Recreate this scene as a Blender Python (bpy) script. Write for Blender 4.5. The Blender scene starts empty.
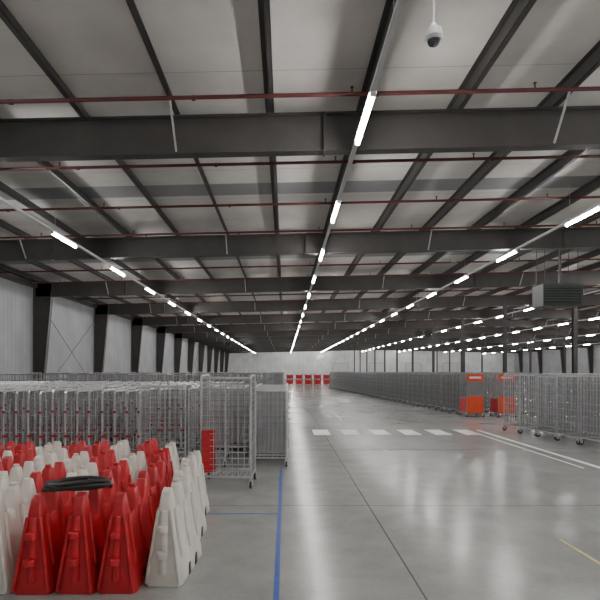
import bpy, math, random
from mathutils import Vector
random.seed(7)
CH=1.75
sc=bpy.context.scene

# ---------------- materials ----------------
def mat(name,col,rough=.5,metal=0.0,noise=0.0,scale=5.0,bump=0.0,spec=.5,emit=None):
    m=bpy.data.materials.new(name); m.use_nodes=True
    nt=m.node_tree; b=nt.nodes['Principled BSDF']
    b.inputs['Base Color'].default_value=(*col,1); b.inputs['Roughness'].default_value=rough
    b.inputs['Metallic'].default_value=metal
    b.inputs['Specular IOR Level'].default_value=spec
    tc=nt.nodes.new('ShaderNodeTexCoord'); n=nt.nodes.new('ShaderNodeTexNoise')
    n.inputs['Scale'].default_value=scale; n.inputs['Detail'].default_value=5
    nt.links.new(tc.outputs['Object'],n.inputs['Vector'])
    r=nt.nodes.new('ShaderNodeValToRGB')
    r.color_ramp.elements[0].position=.3; r.color_ramp.elements[1].position=.7
    r.color_ramp.elements[0].color=(*[c*(1-noise) for c in col],1)
    r.color_ramp.elements[1].color=(*[min(1,c*(1+noise)) for c in col],1)
    nt.links.new(n.outputs['Fac'],r.inputs['Fac']); nt.links.new(r.outputs['Color'],b.inputs['Base Color'])
    if bump:
        bp=nt.nodes.new('ShaderNodeBump'); bp.inputs['Strength'].default_value=bump; bp.inputs['Distance'].default_value=.05
        nt.links.new(n.outputs['Fac'],bp.inputs['Height']); nt.links.new(bp.outputs['Normal'],b.inputs['Normal'])
    if emit:
        b.inputs['Emission Color'].default_value=(*emit[0],1); b.inputs['Emission Strength'].default_value=emit[1]
    return m

M_steel=mat('dark_painted_steel',(.062,.057,.054),.5,0,.12,2)
M_purl=mat('purlin_steel',(.056,.052,.05),.5,0,.12,2)
M_galv=mat('galvanised_wire',(.54,.54,.55),.33,.4,.2,6)
M_galvt=mat('galvanised_thin_wire',(.32,.32,.33),.4,.4,.2,6)
M_galvd=mat('galvanised_wire_dull',(.31,.31,.32),.4,.4,.25,6)
M_blk=mat('black_rubber_and_slot_shade',(.02,.02,.02),.5,0,.2,20)
M_red=mat('red_plastic',(.50,.016,.024),.36,0,.18,7)
M_wht=mat('white_plastic',(.70,.67,.60),.42,0,.15,5)
M_org=mat('orange_red_panel',(.70,.075,.018),.5,0,.1,4)
M_pipe=mat('red_sprinkler_pipe',(.11,.026,.024),.45,0,.15,4)
M_track=mat('white_trunking',(.6,.6,.6),.4,0,.05,3)
M_led=mat('led_diffuser',(1,1,1),.4,0,0,3,emit=((1.0,.985,.96),160))
M_wline=mat('white_floor_paint',(.94,.94,.92),.5,0,.03,10)
M_yline=mat('yellow_floor_paint',(.55,.48,.2),.5,0,.15,10)
M_bline=mat('blue_floor_tape',(.03,.085,.38),.45,0,.15,10)
M_cam=mat('camera_housing_white',(.75,.75,.75),.3,0,.03,3)
M_glass=mat('dome_grey_glass',(.08,.08,.085),.15,0,.0,3)
M_heat=mat('heater_casing',(.035,.038,.038),.5,0,.1,3)
M_louv=mat('heater_louvre',(.08,.11,.095),.45,.3,.1,3)
M_white=mat('plain_label_white',(.7,.7,.68),.5,0,.05,3)
M_grey=mat('grey_board',(.19,.19,.19),.5,0,.1,3)
M_doorg=mat('roller_door_grey',(.45,.46,.47),.5,0,.05,3)

def floor_mat():
    m=bpy.data.materials.new('polished_concrete'); m.use_nodes=True
    nt=m.node_tree; L=nt.links; b=nt.nodes['Principled BSDF']
    tc=nt.nodes.new('ShaderNodeTexCoord')
    def noise(s,d=6,r=.55,dist=0):
        n=nt.nodes.new('ShaderNodeTexNoise'); n.inputs['Scale'].default_value=s; n.inputs['Detail'].default_value=d
        n.inputs['Distortion'].default_value=dist
        n.inputs['Roughness'].default_value=r; L.new(tc.outputs['Object'],n.inputs['Vector']); return n.outputs['Fac']
    def math_(op,a,bv=None,c=None):
        n=nt.nodes.new('ShaderNodeMath'); n.operation=op
        for i,v in enumerate((a,bv,c)):
            if v is None: continue
            if isinstance(v,(int,float)): n.inputs[i].default_value=v
            else: L.new(v,n.inputs[i])
        return n.outputs[0]
    n1=noise(.35,7,.6); n2=noise(2.2,8,.6); n3=noise(25,4,.6); n4=noise(.8,4,.5)
    s=math_('ADD',math_('MULTIPLY',n1,.42),math_('ADD',math_('MULTIPLY',n2,.40),math_('MULTIPLY',n3,.18)))
    r=nt.nodes.new('ShaderNodeValToRGB'); e=r.color_ramp.elements
    e[0].position=.33; e[0].color=(.235,.237,.228,1); e[1].position=.67; e[1].color=(.40,.402,.39,1)
    L.new(s,r.inputs['Fac'])
    sp=nt.nodes.new('ShaderNodeSeparateXYZ'); L.new(tc.outputs['Object'],sp.inputs[0])
    def joint(o,off,per,w):
        q=math_('MODULO',math_('ADD',o,-off+per*60),per)
        q=math_('ABSOLUTE',math_('SUBTRACT',q,per/2))
        return math_('GREATER_THAN',q,per/2-w)
    j=math_('MAXIMUM',joint(sp.outputs[0],1.085,4.6,.008),joint(sp.outputs[1],6.5,4.6,.009))
    mx=nt.nodes.new('ShaderNodeMix'); mx.data_type='RGBA'
    L.new(math_('MULTIPLY',j,.75),mx.inputs[0]); L.new(r.outputs[0],mx.inputs[6]); mx.inputs[7].default_value=(.06,.06,.06,1)
    L.new(mx.outputs[2],b.inputs['Base Color'])
    L.new(math_('ADD',math_('MULTIPLY',n4,.22),.10),b.inputs['Roughness'])
    b.inputs['Specular IOR Level'].default_value=.5
    bp=nt.nodes.new('ShaderNodeBump'); bp.inputs['Strength'].default_value=.08; bp.inputs['Distance'].default_value=.02
    L.new(n4,bp.inputs['Height']); L.new(bp.outputs[0],b.inputs['Normal'])
    return m
M_floor=floor_mat()

def stripe_mat(name,col,dark,axis,per,w,off=0,bandper=None,band=None,bandcol=None,rough=.6,var=.86):
    m=bpy.data.materials.new(name); m.use_nodes=True
    nt=m.node_tree; L=nt.links; b=nt.nodes['Principled BSDF']; b.inputs['Roughness'].default_value=rough
    tc=nt.nodes.new('ShaderNodeTexCoord'); sp=nt.nodes.new('ShaderNodeSeparateXYZ'); L.new(tc.outputs['Object'],sp.inputs[0])
    def math_(op,a,bv=None):
        n=nt.nodes.new('ShaderNodeMath'); n.operation=op
        for i,v in enumerate((a,bv)):
            if v is None: continue
            if isinstance(v,(int,float)): n.inputs[i].default_value=v
            else: L.new(v,n.inputs[i])
        return n.outputs[0]
    q=math_('MODULO',math_('ADD',sp.outputs[axis],-off+per*200),per)
    q=math_('LESS_THAN',q,w)
    n=nt.nodes.new('ShaderNodeTexNoise'); n.inputs['Scale'].default_value=.7; n.inputs['Detail'].default_value=5
    L.new(tc.outputs['Object'],n.inputs['Vector'])
    r=nt.nodes.new('ShaderNodeValToRGB'); e=r.color_ramp.elements
    e[0].position=.3;e[1].position=.7
    e[0].color=(*[c*var for c in col],1); e[1].color=(*[min(1,c*1.1) for c in col],1)
    L.new(n.outputs['Fac'],r.inputs['Fac'])
    mx=nt.nodes.new('ShaderNodeMix'); mx.data_type='RGBA'
    L.new(q,mx.inputs[0]); L.new(r.outputs[0],mx.inputs[6]); mx.inputs[7].default_value=(*dark,1)
    out=mx.outputs[2]
    if band:
        q2=math_('MODULO',math_('ADD',sp.outputs[1],-band[0]+bandper*20),bandper)
        q2=math_('LESS_THAN',q2,band[1])
        m2=nt.nodes.new('ShaderNodeMix'); m2.data_type='RGBA'
        L.new(q2,m2.inputs[0]); L.new(out,m2.inputs[6]); m2.inputs[7].default_value=(*bandcol,1); out=m2.outputs[2]
    L.new(out,b.inputs['Base Color'])
    bp=nt.nodes.new('ShaderNodeBump'); bp.inputs['Strength'].default_value=.4; bp.inputs['Distance'].default_value=.1
    L.new(n.outputs['Fac'],bp.inputs['Height']); L.new(bp.outputs[0],b.inputs['Normal'])
    return m
M_deck=stripe_mat('roof_insulation_panel',(.69,.66,.625),(.44,.42,.40),1,2.0,.02,.2,8.0,(13.1,.85),(.27,.27,.275),rough=.55,var=.82)
M_wall=stripe_mat('wall_sandwich_panel',(.30,.30,.31),(.23,.23,.24),1,1.0,.03)
M_wallx=stripe_mat('end_wall_sandwich_panel',(.74,.75,.76),(.50,.51,.52),0,1.0,.03)

# ---------------- mesh builder ----------------
class MB:
    def __init__(s): s.v=[];s.f=[];s.m=[]
    def hexa(s,p,mi=0):
        n=len(s.v); s.v+= [tuple(q) for q in p]
        for f in ((0,3,2,1),(4,5,6,7),(0,1,5,4),(1,2,6,5),(2,3,7,6),(3,0,4,7)):
            s.f.append(tuple(n+i for i in f)); s.m.append(mi)
    def box(s,x0,x1,y0,y1,z0,z1,mi=0):
        s.hexa([(x0,y0,z0),(x1,y0,z0),(x1,y1,z0),(x0,y1,z0),(x0,y0,z1),(x1,y0,z1),(x1,y1,z1),(x0,y1,z1)],mi)
    def slope(s,x0,x1,y0,y1,b0,t0,b1,t1,mi=0):
        s.hexa([(x0,y0,b0),(x1,y0,b1),(x1,y1,b1),(x0,y1,b0),(x0,y0,t0),(x1,y0,t1),(x1,y1,t1),(x0,y1,t0)],mi)
    def tube(s,p,q,r,mi=0,n=4,r2=None,cap=True):
        p=Vector(p);q=Vector(q); d=(q-p).normalized()
        a=Vector((0,0,1)) if abs(d.z)<.9 else Vector((1,0,0))
        u=d.cross(a).normalized(); w=d.cross(u)
        r2=r if r2 is None else r2
        b=len(s.v); ph=math.pi/4 if n==4 else 0
        for c,rr in ((p,r),(q,r2)):
            for i in range(n):
                t=2*math.pi*i/n+ph
                s.v.append(tuple(c+u*math.cos(t)*rr+w*math.sin(t)*rr))
        for i in range(n):
            j=(i+1)%n; s.f.append((b+i,b+j,b+n+j,b+n+i)); s.m.append(mi)
        if cap:
            s.f.append(tuple(b+i for i in range(n))[::-1]); s.m.append(mi)
            s.f.append(tuple(b+n+i for i in range(n))); s.m.append(mi)
    def mesh(s,name,mats,smooth=False):
        me=bpy.data.meshes.new(name); me.from_pydata(s.v,[],s.f)
        for m in mats: me.materials.append(m)
        me.polygons.foreach_set('material_index',s.m)
        if smooth: me.polygons.foreach_set('use_smooth',[True]*len(s.f))
        me.update(); return me
def obj(name,me,loc=(0,0,0),rz=0,parent=None,scale=None):
    o=bpy.data.objects.new(name,me); sc.collection.objects.link(o)
    o.location=loc; o.rotation_euler=(0,0,rz)
    if scale: o.scale=scale
    if parent: o.parent=parent
    return o
def empty(name,loc=(0,0,0)):
    o=bpy.data.objects.new(name,None); o.location=loc; sc.collection.objects.link(o); o.empty_display_size=.2; return o

# ---------------- room ----------------
XL,XR,RID=-12.65,50.0,19.0
YB,YF=-10.0,109.0
SL=.022
def rz(x):
    return SL*x if x<RID else SL*RID-SL*(x-RID)
RB=CH+4.0; RT=CH+4.70; PT=RT+.24
b=MB(); b.box(XL-.2,XR+.2,YB-.2,YF+.2,-.2,0); obj('floor',b.mesh('floor',[M_floor]))
b=MB()
b.slope(XL-.2,RID,YB-.2,YF+.2,PT+rz(XL-.2),PT+.15+rz(XL-.2),PT+rz(RID),PT+.15+rz(RID))
b.slope(RID,XR+.2,YB-.2,YF+.2,PT+rz(RID),PT+.15+rz(RID),PT+rz(XR+.2),PT+.15+rz(XR+.2))
obj('ceiling',b.mesh('ceiling',[M_deck]))
def ribwall(name,x0,x1,sgn):
    b=MB(); b.box(x0,x1,YB,YF,0,PT+rz(x0)+.05)
    xi=x1 if sgn>0 else x0
    y=YB+.5
    while y<YF:
        b.box(min(xi,xi+sgn*.004),max(xi,xi+sgn*.004),y,y+.07,.0,PT+rz(x0)); y+=.333
    obj(name,b.mesh(name,[M_wall]))
ribwall('wall_left',XL-.15,XL,1)
ribwall('wall_right',XR,XR+.15,-1)
for nm,y0,y1 in (('wall_far',YF,YF+.15),('wall_back',YB-.15,YB)):
    b=MB(); b.box(XL-.15,XR+.15,y0,y1,0,PT+rz(XL)); 
    b.slope(XL,RID,y0,y1,PT+rz(XL),PT+rz(XL)+.01,PT+rz(XL),PT+rz(RID)+.05)
    b.slope(RID,XR,y0,y1,PT+rz(XL),PT+rz(RID)+.05,PT+rz(XL),PT+rz(XR)+.05)
    obj(nm,b.mesh(nm,[M_wallx]))
b=MB(); b.box(XL+.03,XL+.18,YB,YF,PT+rz(XL)-.5,PT+rz(XL)-.3); obj('trim_1',b.mesh('trim_1',[M_steel]))
b=MB(); b.box(XL+.001+.025,XL+.08,YB,YF,0,.3); obj('baseboard_left',b.mesh('baseboard_left',[M_steel]))

# ---------------- portal frames ----------------
PX=14.6
PS=1.72; P0=-.28-PS*7
b=MB()
def rafter(x0,x1):
    for (a0,a1,t) in ((-.11,.11,'b'),(-.11,.11,'t')):
        if t=='b': b.slope(x0,x1,a0,a1,RB+rz(x0),RB+.022+rz(x0),RB+rz(x1),RB+.022+rz(x1))
        else: b.slope(x0,x1,a0,a1,RT-.022+rz(x0),RT+rz(x0),RT-.022+rz(x1),RT+rz(x1))
    b.slope(x0,x1,-.008,.008,RB+rz(x0),RT+rz(x0),RB+rz(x1),RT+rz(x1))
rafter(XL+.1,RID); rafter(RID,XR-.1)
for sx,x in ((1,XL+.03),(-1,XR-.03)):
    t=RT+rz(x)-.02; w0,w1=.38,.95
    def P(dx): return x+sx*dx
    q=[(P(0),-.008,0),(P(w0),-.008,0),(P(w0),.008,0),(P(0),.008,0),(P(0),-.008,t),(P(w1),-.008,t),(P(w1),.008,t),(P(0),.008,t)]
    b.hexa(q)
    b.hexa([(P(0),-.13,0),(P(.025),-.13,0),(P(.025),.13,0),(P(0),.13,0),(P(0),-.13,t),(P(.025),-.13,t),(P(.025),.13,t),(P(0),.13,t)])
    b.hexa([(P(w0-.03),-.13,0),(P(w0),-.13,0),(P(w0),.13,0),(P(w0-.03),.13,0),(P(w1-.03),-.13,t),(P(w1),-.13,t),(P(w1),.13,t),(P(w1-.03),.13,t)])
    b.box(min(P(-.0),P(w0+.05)),max(P(0),P(w0+.05)),-.17,.17,0,.03)
for x in (PX,32.0):
    b.box(x-.1,x+.1,-.1,-.085,0,RB+rz(x)); b.box(x-.1,x+.1,.085,.1,0,RB+rz(x)); b.box(x-.007,x+.007,-.085,.085,0,RB+rz(x))
    b.box(x-.18,x+.18,-.18,.18,0,.025)
for x in (.72,9.6,-8.0,19.0,28):
    b.box(x-.012,x+.012,-.12,.12,RB+rz(x)-.03,RT+rz(x))
x=P0
k=0
while x<XR-2:
    if k%4==2:
        for s in(-1,1): b.tube((x+.02,s*.1,RB+.04+rz(x)),(x+.02,s*.62,RT+.05+rz(x)),.022,1)
    x+=PS;k+=1
fm=b.mesh('steel_portal_frame',[M_steel,M_galv])
frames=[1.2+8*k for k in range(-1,14)]
for y in frames: obj('steel_portal_frame',fm,(0,y,0))

b=MB(); x=P0
while x<XR-.3:
    z0=RT+rz(x)+.003; z1=PT+rz(x)-.003
    b.box(x-.005,x+.005,YB+.1,YF-.1,z0,z1)
    b.box(x-.005,x+.085,YB+.1,YF-.1,z0,z0+.012); b.box(x-.085,x+.005,YB+.1,YF-.1,z1-.012,z1)
    b.box(x+.075,x+.085,YB+.1,YF-.1,z0,z0+.04)
    x+=PS
obj('roof_purlins',b.mesh('roof_purlins',[M_purl]))
b=MB()
for y in (25.2,65.2,-6.8):
    b.tube((XL+.2,y,.3),(XL+.2,y+8,RB-.4),.014,0,6); b.tube((XL+.2,y+8,.3),(XL+.2,y,RB-.4),.014,0,6)
obj('wall_bracing_rods',b.mesh('wall_bracing_rods',[M_steel]))

b=MB(); y=2.87
while y<105:
    if all(abs(y-f)>.3 for f in frames):
        dz=CH+4.5
        for (x0,x1) in ((XL+.3,RID),(RID,XR-.3)):
            b.tube((x0,y,dz+rz(x0)+.02),(x1,y,dz+rz(x1)+.02),.034,0,8)
        x=-10.9
        while x<45:
            z=dz+rz(x)
            b.tube((x,y,z+.02),(x,y,z+.15),.014,0,6); b.tube((x,y,z+.13),(x,y,z+.14),.03,0,6)
            b.tube((x+.37,y,z+.02),(x+.43,y,z+.02),.045,0,8)
            x+=3.0
    y+=2.667
obj('sprinkler_pipes',b.mesh('sprinkler_pipes',[M_pipe],False))

# ---------------- LED rows ----------------
def ledrow(x,zr,y0,sp=4.5):
    e=empty('led_light_row',(x,0,0)); z=CH+zr
    b=MB(); b.box(-.036,.036,YB+1,YF-.6,z+.04,z+.10)
    y=y0
    while y-sp>YB+2: y-=sp
    ys=[]
    while y<YF-1: ys.append(y); y+=sp
    for y in ys:
        b.box(-.05,.05,y-.78,y+.78,z+.03,z+.04)
        for s in(-.76,.76): b.box(-.04,.04,y+s-.02,y+s+.02,z-.035,z+.03)
    for f in frames:
        b.tube((0,f+.5,z+.1),(0,f+.5,PT+rz(x)-.01),.006); b.tube((0,f+4.5,z+.1),(0,f+4.5,PT+rz(x)-.01),.006)
    obj('trunking',b.mesh('trunking',[M_track]),parent=e)
    b=MB()
    for y in ys: b.tube((0,y-.74,z-.01),(0,y+.74,z-.01),.036,0,8)
    obj('led_tubes',b.mesh('led_tubes',[M_led]),parent=e)
ledrow(1.24,3.9,7.8)
ledrow(-6.3,3.74,14.3)
ledrow(7.8,4.04,13.1)
ledrow(16.4,4.14,11.0); ledrow(24.5,4.12,12.5); ledrow(33.5,3.92,9.8); ledrow(42.5,3.72,11.9)

# ---------------- cages ----------------
def cage_mesh(name,w,d,h,wr,nv=10,nh=13,front=0,red=False,steel=None,dn=None,fr=.014,thin=None):
    """roll cage: sides at x=+-w/2, back at y=d, front y=0"""
    b=MB(); zb=.17; x0,x1=-w/2,w/2; T=5
    dn=dn or nv
    for y in (0,d): b.tube((x0,y,zb),(x1,y,zb),.018)
    for x in (x0,x1): b.tube((x,0,zb),(x,d,zb),.018)
    for i in range(1,8): b.tube((x0+w*i/8,0,zb),(x0+w*i/8,d,zb),wr,T)
    for x in (x0,x1):
        for y in (0,d):
            b.tube((x,y,zb),(x,y,h-.04),fr,0,6)
            b.box(x-.02,x+.02,y-.03,y+.03,.11,zb)
            b.box(x-.028,x-.018,y-.03,y+.03,.05,.12); b.box(x+.018,x+.028,y-.03,y+.03,.05,.12)
            b.tube((x-.016,y+.01,.058),(x+.016,y+.01,.058),.058,1,12)
    for x in (x0,x1):
        b.tube((x,.04,h),(x,d-.04,h),fr,0,6); b.tube((x,0,h-.045),(x,.045,h),fr,0,6); b.tube((x,d,h-.045),(x,d-.045,h),fr,0,6)
        for i in range(1,dn): b.tube((x,d*i/dn,zb),(x,d*i/dn,h),wr,T)
        for i in range(1,nh): z=zb+(h-zb)*i/nh; b.tube((x,0,z),(x,d,z),wr,T)
    b.tube((x0,d,h-.04),(x1,d,h-.04),fr,0,6)
    for i in range(1,nv): b.tube((x0+w*i/nv,d,zb),(x0+w*i/nv,d,h-.04),wr,T)
    for i in range(1,nh): z=zb+(h-.04-zb)*i/nh; b.tube((x0,d,z),(x1,d,z),wr,T)
    if front:
        b.tube((x0,0,h-.04),(x1,0,h-.04),fr,0,6)
        for i in range(1,nv): b.tube((x0+w*i/nv,0,zb),(x0+w*i/nv,0,h-.04),wr,0)
        for i in range(1,nh): z=zb+(h-.04-zb)*i/nh; b.tube((x0,0,z),(x1,0,z),wr,0)
    if red:
        b.box(x0+.01,x1-.01,-.03,-.015,.16,.80,3)
        b.box(x0+.01,x1-.01,-.02,-.012,.80,h-.30,6)
        b.box(x0+.01,x1-.01,-.03,-.015,h-.30,h-.02,3)
        b.box(x0+.10,x1-.10,-.034,-.03,h-.20,h-.12,4)
        b.box(x0-.01,x1+.01,0,d,.16,.2,2)
        b.box(x0-.02,x0-.012,.02,d-.02,.2,.7,2)
    return b.mesh(name,[steel or M_galv,M_blk,M_red,M_org,M_white,thin or steel or M_galvt,M_grey])

CA=cage_mesh('cage_near',.74,.62,1.68,.0062,8,16,1,fr=.018)
CF=cage_mesh('cage_far',.72,.80,1.65,.009,4,6,1,steel=M_galvd,fr=.018,thin=M_grey)
CN=cage_mesh('cage_mid',.68,.80,1.65,.0075,7,9,1,fr=.017)
CR=cage_mesh('cage_red',.64,.72,1.66,.008,7,8,0,True,steel=M_galvd)
CL=cage_mesh('cage_low',.66,.78,1.42,.005,8,11,1)
CM=cage_mesh('cage_back',.80,.72,1.5,.0055,9,14,1)

e=empty('roll_cage',(-.88,7.45,0)); obj('cage_frame',CA,(0,0,0),-.04,e)
b=MB(); b.box(-.006,.006,0,.4,.24,.86,0)
for i in range(6): b.box(-.012,.012,.02,.38,.30+i*.09,.33+i*.09,0)
for z in (.24,.84): b.box(-.016,.016,0,.4,z,z+.03,0)
obj('red_side_panel',b.mesh('red_side_panel',[M_red]),(-.35,-.03,0),-1.2,e,(1,.5,1))
for me,x,y in ((CM,-2.2,9.0),(CL,-1.42,9.1)):
    e=empty('roll_cage',(x,y,0)); obj('cage_frame',me,(0,0,0),.03,e)
e=empty('nested_roll_cage_row',(0,0,0))
for i in range(12):
    obj('roll_cage_part',CL,(-.30+random.uniform(-.02,.02),9.1+i*.3,0),random.uniform(-.02,.02),e)
e=empty('nested_roll_cage_row',(0,0,0))
for i in range(10):
    obj('roll_cage_part',CL,(-1.15+random.uniform(-.02,.02),10.4+i*.33,0),random.uniform(-.02,.02),e)

def nest_unit(h=1.36,d=.78):
    b=MB(); wr=.006
    b.tube((0,0,.1),(0,0,h-.05),.021,0,6); b.tube((0,d,.1),(0,d,h-.05),.017,3,6)
    b.tube((0,.05,h),(0,d-.05,h),.021,0,6); b.tube((0,0,h-.05),(0,.05,h),.021,0,6); b.tube((0,d,h-.05),(0,d-.05,h),.017,0,6)
    for i in range(1,4): b.tube((0,d*i/4,.25),(0,d*i/4,h),wr,3)
    for i in range(5): z=.25+i*.22; b.tube((0,0,z),(0,d,z),wr,3)
    for z in (.22,.55,.88,1.2): b.tube((0,0,z),(.17,-.015,z),.010)
    b.tube((.13,-.015,.22),(.13,-.015,1.2),.009,0)
    b.tube((0,0,.17),(.2,d*.5,.17),.014,3); b.tube((0,d,.17),(.2,d*.5,.17),.014,3)
    b.box(-.02,.025,-.03,-.01,.93,.975,2)
    b.box(-.02,.09,-.03,-.01,.46,.50,2)
    for y in (0,d):
        b.box(-.02,.02,y-.02,y+.02,.09,.14); b.tube((-.015,y,.055),(.015,y,.055),.055,1,10)
    return b.mesh('nested_unit',[M_galv,M_blk,M_red,M_galvt])
NU=nest_unit()
for r in range(9):
    e=empty('nested_roll_cage_row',(0,9.75+r*1.0,0))
    xl=-.62*(9.75+r)-.4; x=-2.85 if r<1 else (-2.0 if r<4 else -1.5)
    while x>xl:
        obj('nested_cage',NU,(x,random.uniform(-.03,.03),0),random.uniform(-.02,.02),e,(1,1,random.uniform(.985,1.01))); x-=.24
for r in range(4):
    e=empty('roll_cage_row',(0,20.5+r*3.6,0)); x=-.45
    while x>-11.8:
        obj('roll_cage_part',CF,(x+random.uniform(-.03,.03),random.uniform(-.1,.1),0),random.uniform(-.03,.03),e,(1,1,random.uniform(.97,1.03))); x-=.8
e=empty('roll_cage_row',(0,0,0))
for i in range(16): obj('roll_cage_part',CF,(-.5,35+i*.95,0),0,e)

def line(name,p,q,step,deep,me,jit=.03,dx=.82):
    e=empty(name,(0,0,0)); p=Vector(p);q=Vector(q); L=(q-p).length; d=(q-p)/L
    n=Vector((d.y,-d.x)); 
    ang=math.atan2(d.y,d.x)-math.pi/2
    s=0
    while s<L-step*.5:
        c=p+d*(s+step/2)
        for k in range(deep):
            o=c+n*(k*dx)
            obj('roll_cage_part',me,(o.x+random.uniform(-jit,jit)*.6,o.y+random.uniform(-jit,jit)*.4,0),ang-math.pi/2+random.uniform(-jit,jit),e,(1,1,random.uniform(.98,1.02)))
        s+=step
    return e
line('roll_cage_row',(7.62,8.2),(6.45,14.8),.74,2,CN)
line('roll_cage_row',(6.95,20.2),(4.6,51),.78,2,CF)
line('roll_cage_row',(9.6,20.2),(9.0,48),.78,1,CF)
for (x,y) in ((7.2,18.95),(8.30,18.7)):
    e=empty('roll_cage_with_red_panels',(x,y,0)); obj('cage_frame',CR,(0,0,0),0,e)
def bin_mesh():
    b=MB()
    for k in range(2):
        z=k*.68
        b.box(-.42,.42,-.4,.4,z+.12,z+.66,0)
        b.box(-.46,.46,-.45,.45,z+.6,z+.66,0)
        for x in (-.38,0,.38): b.box(x-.05,x+.05,-.4,.4,z,z+.12,1)
        for x in (-.25,0,.25): b.box(x-.02,x+.02,-.43,-.4,z+.14,z+.6,0)
    b.box(-.3,.3,-.46,-.45,1.27,1.34,2)
    return b.mesh('bin',[M_red,M_blk,M_white])
BM=bin_mesh()
for i in range(5): obj('red_stacking_bin',BM,(.6+i*1.14,62,0),0)

# ---------------- barriers ----------------
def barrier_mesh():
    prof=[(0,.155),(.07,.155),(.11,.143),(.30,.098),(.50,.068),(.66,.056),(.76,.048)]
    def hw(z):
        for (a,wa),(c,wc) in zip(prof,prof[1:]):
            if z<=c: return wa+(wc-wa)*(z-a)/(c-a)
        return prof[-1][1]
    st=[]
    for y,zb,zt,wf in ((0,0,.66,.80),(.025,0,.745,.93),(.07,0,.765,1),(.15,0,.765,1),(.19,0,.60,1),(.235,.0,.565,1),(.24,.085,.565,1),(.32,.085,.58,1),(.345,.0,.74,.98),(.40,0,.765,1),(.455,0,.74,.98),(.48,.085,.58,1),(.56,.085,.565,1),(.565,0,.565,1),(.61,0,.6,1),(.65,0,.765,1),(.73,0,.765,1),(.775,0,.745,.93),(.80,0,.66,.80)):
        st.append((y,zb,zt,wf))
    b=MB(); N=8; ring=2*N
    for (y,zb,zt,wf) in st:
        pts=[]
        for i in range(N):
            t=i/(N-1); z=zb+(zt-zb)*t; w=hw(z)*wf
            if i==N-1: w*=.72
            yy=y+(.4-y)*.14*z/.76 if abs(y-.4)>.3 else y
            pts.append((w,yy,z))
        for p in pts: b.v.append(p)
        for p in pts[::-1]: b.v.append((-p[0],p[1],p[2]))
    for s in range(len(st)-1):
        for i in range(ring):
            j=(i+1)%ring; a=s*ring
            b.f.append((a+i,a+ring+i,a+ring+j,a+j)); b.m.append(0)
    b.f.append(tuple(range(ring))); b.m.append(0)
    e0=(len(st)-1)*ring; b.f.append(tuple(e0+i for i in range(ring))[::-1]); b.m.append(0)
    b.tube((0,.0,.10),(0,.05,.60),.032,0,10); b.tube((0,.80,.12),(0,.75,.6),.032,0,10)
    b.tube((0,-.035,.24),(0,-.030,.29),.045,0,12); b.tube((0,-.01,.44),(0,-.006,.49),.042,0,12)
    for s in (-1,1):
        for y in (.12,.40,.68):
            b.tube((s*.115,y,.2),(s*.062,y,.60),.020,0,6)
        b.tube((s*.135,-.012,.03),(s*.050,.045,.60),.016,0,6)
        b.box(min(s*.09,s*.152),max(s*.09,s*.152),.255,.315,.0,.10,1)  # black blocks plug the fork slots, standing in for the shade inside
        b.box(min(s*.09,s*.152),max(s*.09,s*.152),.49,.55,.0,.10,1)
    b.tube((0,.40,.76),(0,.40,.785),.03,0,10)
    return b
bb=barrier_mesh()
BR=bb.mesh('barrier_red',[M_red,M_blk]); BW=bb.mesh('barrier_white',[M_wht,M_blk])
rows=["WRRRWWWRWWWWW","WRRWRWRWWWWWWW","WRWRWWRWWRWWWWW"," WRWRRWRRWWWRWWW"]
for r,rw in enumerate(rows):
    for i,c in enumerate(rw):
        if c==' ': continue
        x=-.98-.335*i-.085*r; y=3.92+.84*r+random.uniform(-.06,.06)
        if r==0 and i==0: y+=.10
        o=obj('plastic_road_barrier',BR if c=='R' else BW,(x+random.uniform(-.012,.012),y,0),random.uniform(-.07,.07) if i else -.06)
        o.scale=(1,.99,random.uniform(.97,1.02))
        md=o.modifiers.new('bev','BEVEL'); md.width=.012; md.segments=2; md.limit_method='ANGLE'; md.angle_limit=.6
for me in (BR,BW): me.polygons.foreach_set('use_smooth',[True]*len(me.polygons))

cu=bpy.data.curves.new('hose','CURVE'); cu.dimensions='3D'; cu.bevel_depth=.019; cu.bevel_resolution=3
sp=cu.splines.new('NURBS'); pts=[]
for k in range(46):
    t=k/45*6.4*math.pi; rr=1-.10*math.sin(k*1.3)-.15*(k/45)
    pts.append((math.cos(t)*.27*rr,math.sin(t)*.15*rr,.018*math.sin(t*1.5)+.05*(k/45)))
sp.points.add(len(pts)-1)
for p,q in zip(sp.points,pts): p.co=(*q,1)
sp.use_endpoint_u=True; cu.materials.append(M_blk)
o=obj('rubber_hose_coil',cu,(-1.72,4.14,.79),.1)

# ---------------- floor markings ----------------
def mark(name,x0,x1,y0,y1,m):
    b=MB(); b.box(x0,x1,y0,y1,0,.003); obj(name,b.mesh(name,[m]))
mark('floor_line_marking',-.09,-.045,1.0,8.9,M_bline)
mark('floor_line_marking',-1.3,-.09,6.12,6.14,M_bline)
for i in range(6): 
    x=.80+.835*i; mark('crosswalk_stripe',x,x+.46,13.7,14.9,M_wline)
mark('floor_line_marking',5.64,5.75,6,14.8,M_wline); mark('floor_line_marking',5.35,5.40,9,14.8,M_wline)
mark('floor_line_marking',2.84,2.875,3.6,5.2,M_yline)

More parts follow.
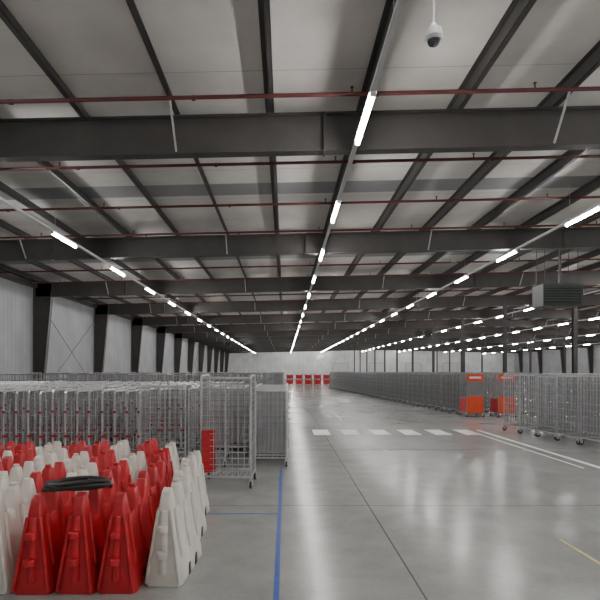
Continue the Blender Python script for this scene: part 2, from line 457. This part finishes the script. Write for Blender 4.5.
# ---------------- hanging things ----------------
e=empty('dome_security_camera',(1.07,3.6,0)); zc=CH+2.41
b=MB(); b.tube((0,0,zc+.07),(0,0,PT+rz(1)-.01),.009,0,10); b.tube((0,0,zc+.045),(0,0,zc+.09),.04,0,16,.018)
b.tube((0,0,zc-.015),(0,0,zc+.045),.066,0,24,.058); b.tube((0,0,zc-.035),(0,0,zc-.015),.056,0,24,.066)
obj('housing',b.mesh('housing',[M_cam]),parent=e)
b=MB(); R=.045
for k in range(6):
    a0=k/6*math.pi/2; a1=(k+1)/6*math.pi/2
    b.tube((0,0,zc-.03-R*math.sin(a0)),(0,0,zc-.03-R*math.sin(a1)),R*math.cos(a0),0,20,max(.001,R*math.cos(a1)))
obj('dome',b.mesh('dome',[M_glass],True),parent=e)
e=empty('unit_heater',(10.0,18.0,0)); zc=CH+2.74
b=MB()
b.box(-.70,.70,.0,.8,zc-.40,zc+.40,0)
b.box(-.72,.72,-.03,.0,zc+.34,zc+.42,0); b.box(-.72,.72,-.03,.0,zc-.42,zc-.34,0)
b.box(-.72,-.64,-.03,0,zc-.34,zc+.34,0); b.box(.64,.72,-.03,0,zc-.34,zc+.34,0)
for i in range(7):
    z=zc-.28+i*.095
    b.hexa([(-.64,-.10,z-.04),(.64,-.10,z-.04),(.64,-.0,z),(-.64,-.0,z),(-.64,-.10,z-.03),(.64,-.10,z-.03),(.64,0,z+.012),(-.64,0,z+.012)],1)
for x in (-.6,.6):
    for y in (.1,.7): b.tube((x,y,zc+.40),(x,y,PT+rz(10)-.02),.01,0,6)
b.tube((.5,.8,zc),(.5,1.1,zc),.05,0,12); b.tube((.5,1.1,zc),(.5,1.1,PT+rz(10)-.02),.05,0,12)
obj('heater_body',b.mesh('heater_body',[M_heat,M_louv]),parent=e)
e=empty('twin_loudspeaker',(8.3,30,0)); zc=CH+2.25; b=MB()
for s in (-.28,.28):
    b.tube((s,-.02,zc),(s,.25,zc),.24,0,20,.12); b.tube((s,-.03,zc),(s,-.02,zc),.2,1,20)
b.box(-.55,.55,.1,.14,zc+.24,zc+.28); 
for s in (-.28,.28): b.tube((s,.12,zc+.2),(s,.12,PT+.15),.01)
obj('speaker_body',b.mesh('speaker_body',[M_heat,M_blk]),parent=e)

for i,x in enumerate((12,20,28,36)):
    b=MB(); b.box(x-1.6,x+1.6,YF-.06,YF-.004,0,3.4,0)
    for k in range(9): b.box(x-1.6,x+1.6,YF-.075,YF-.06,.05+k*.375,.09+k*.375,1)
    b.box(x-1.75,x-1.6,YF-.1,YF-.004,0,3.55,1); b.box(x+1.6,x+1.75,YF-.1,YF-.004,0,3.55,1); b.box(x-1.75,x+1.75,YF-.1,YF-.004,3.4,3.55,1)
    obj('door_%d'%(i+1),b.mesh('door',[M_white,M_doorg]))

w=bpy.data.worlds.new('w'); sc.world=w; w.use_nodes=True
w.node_tree.nodes['Background'].inputs[0].default_value=(.02,.02,.025,1)
c=bpy.data.cameras.new('cam'); c.sensor_width=36; c.lens=36*500/600; c.shift_y=71/600; c.shift_x=15/600; c.clip_end=400
co=bpy.data.objects.new('camera',c); sc.collection.objects.link(co); co.location=(0,0,CH); co.rotation_euler=(math.pi/2,0,0); sc.camera=co
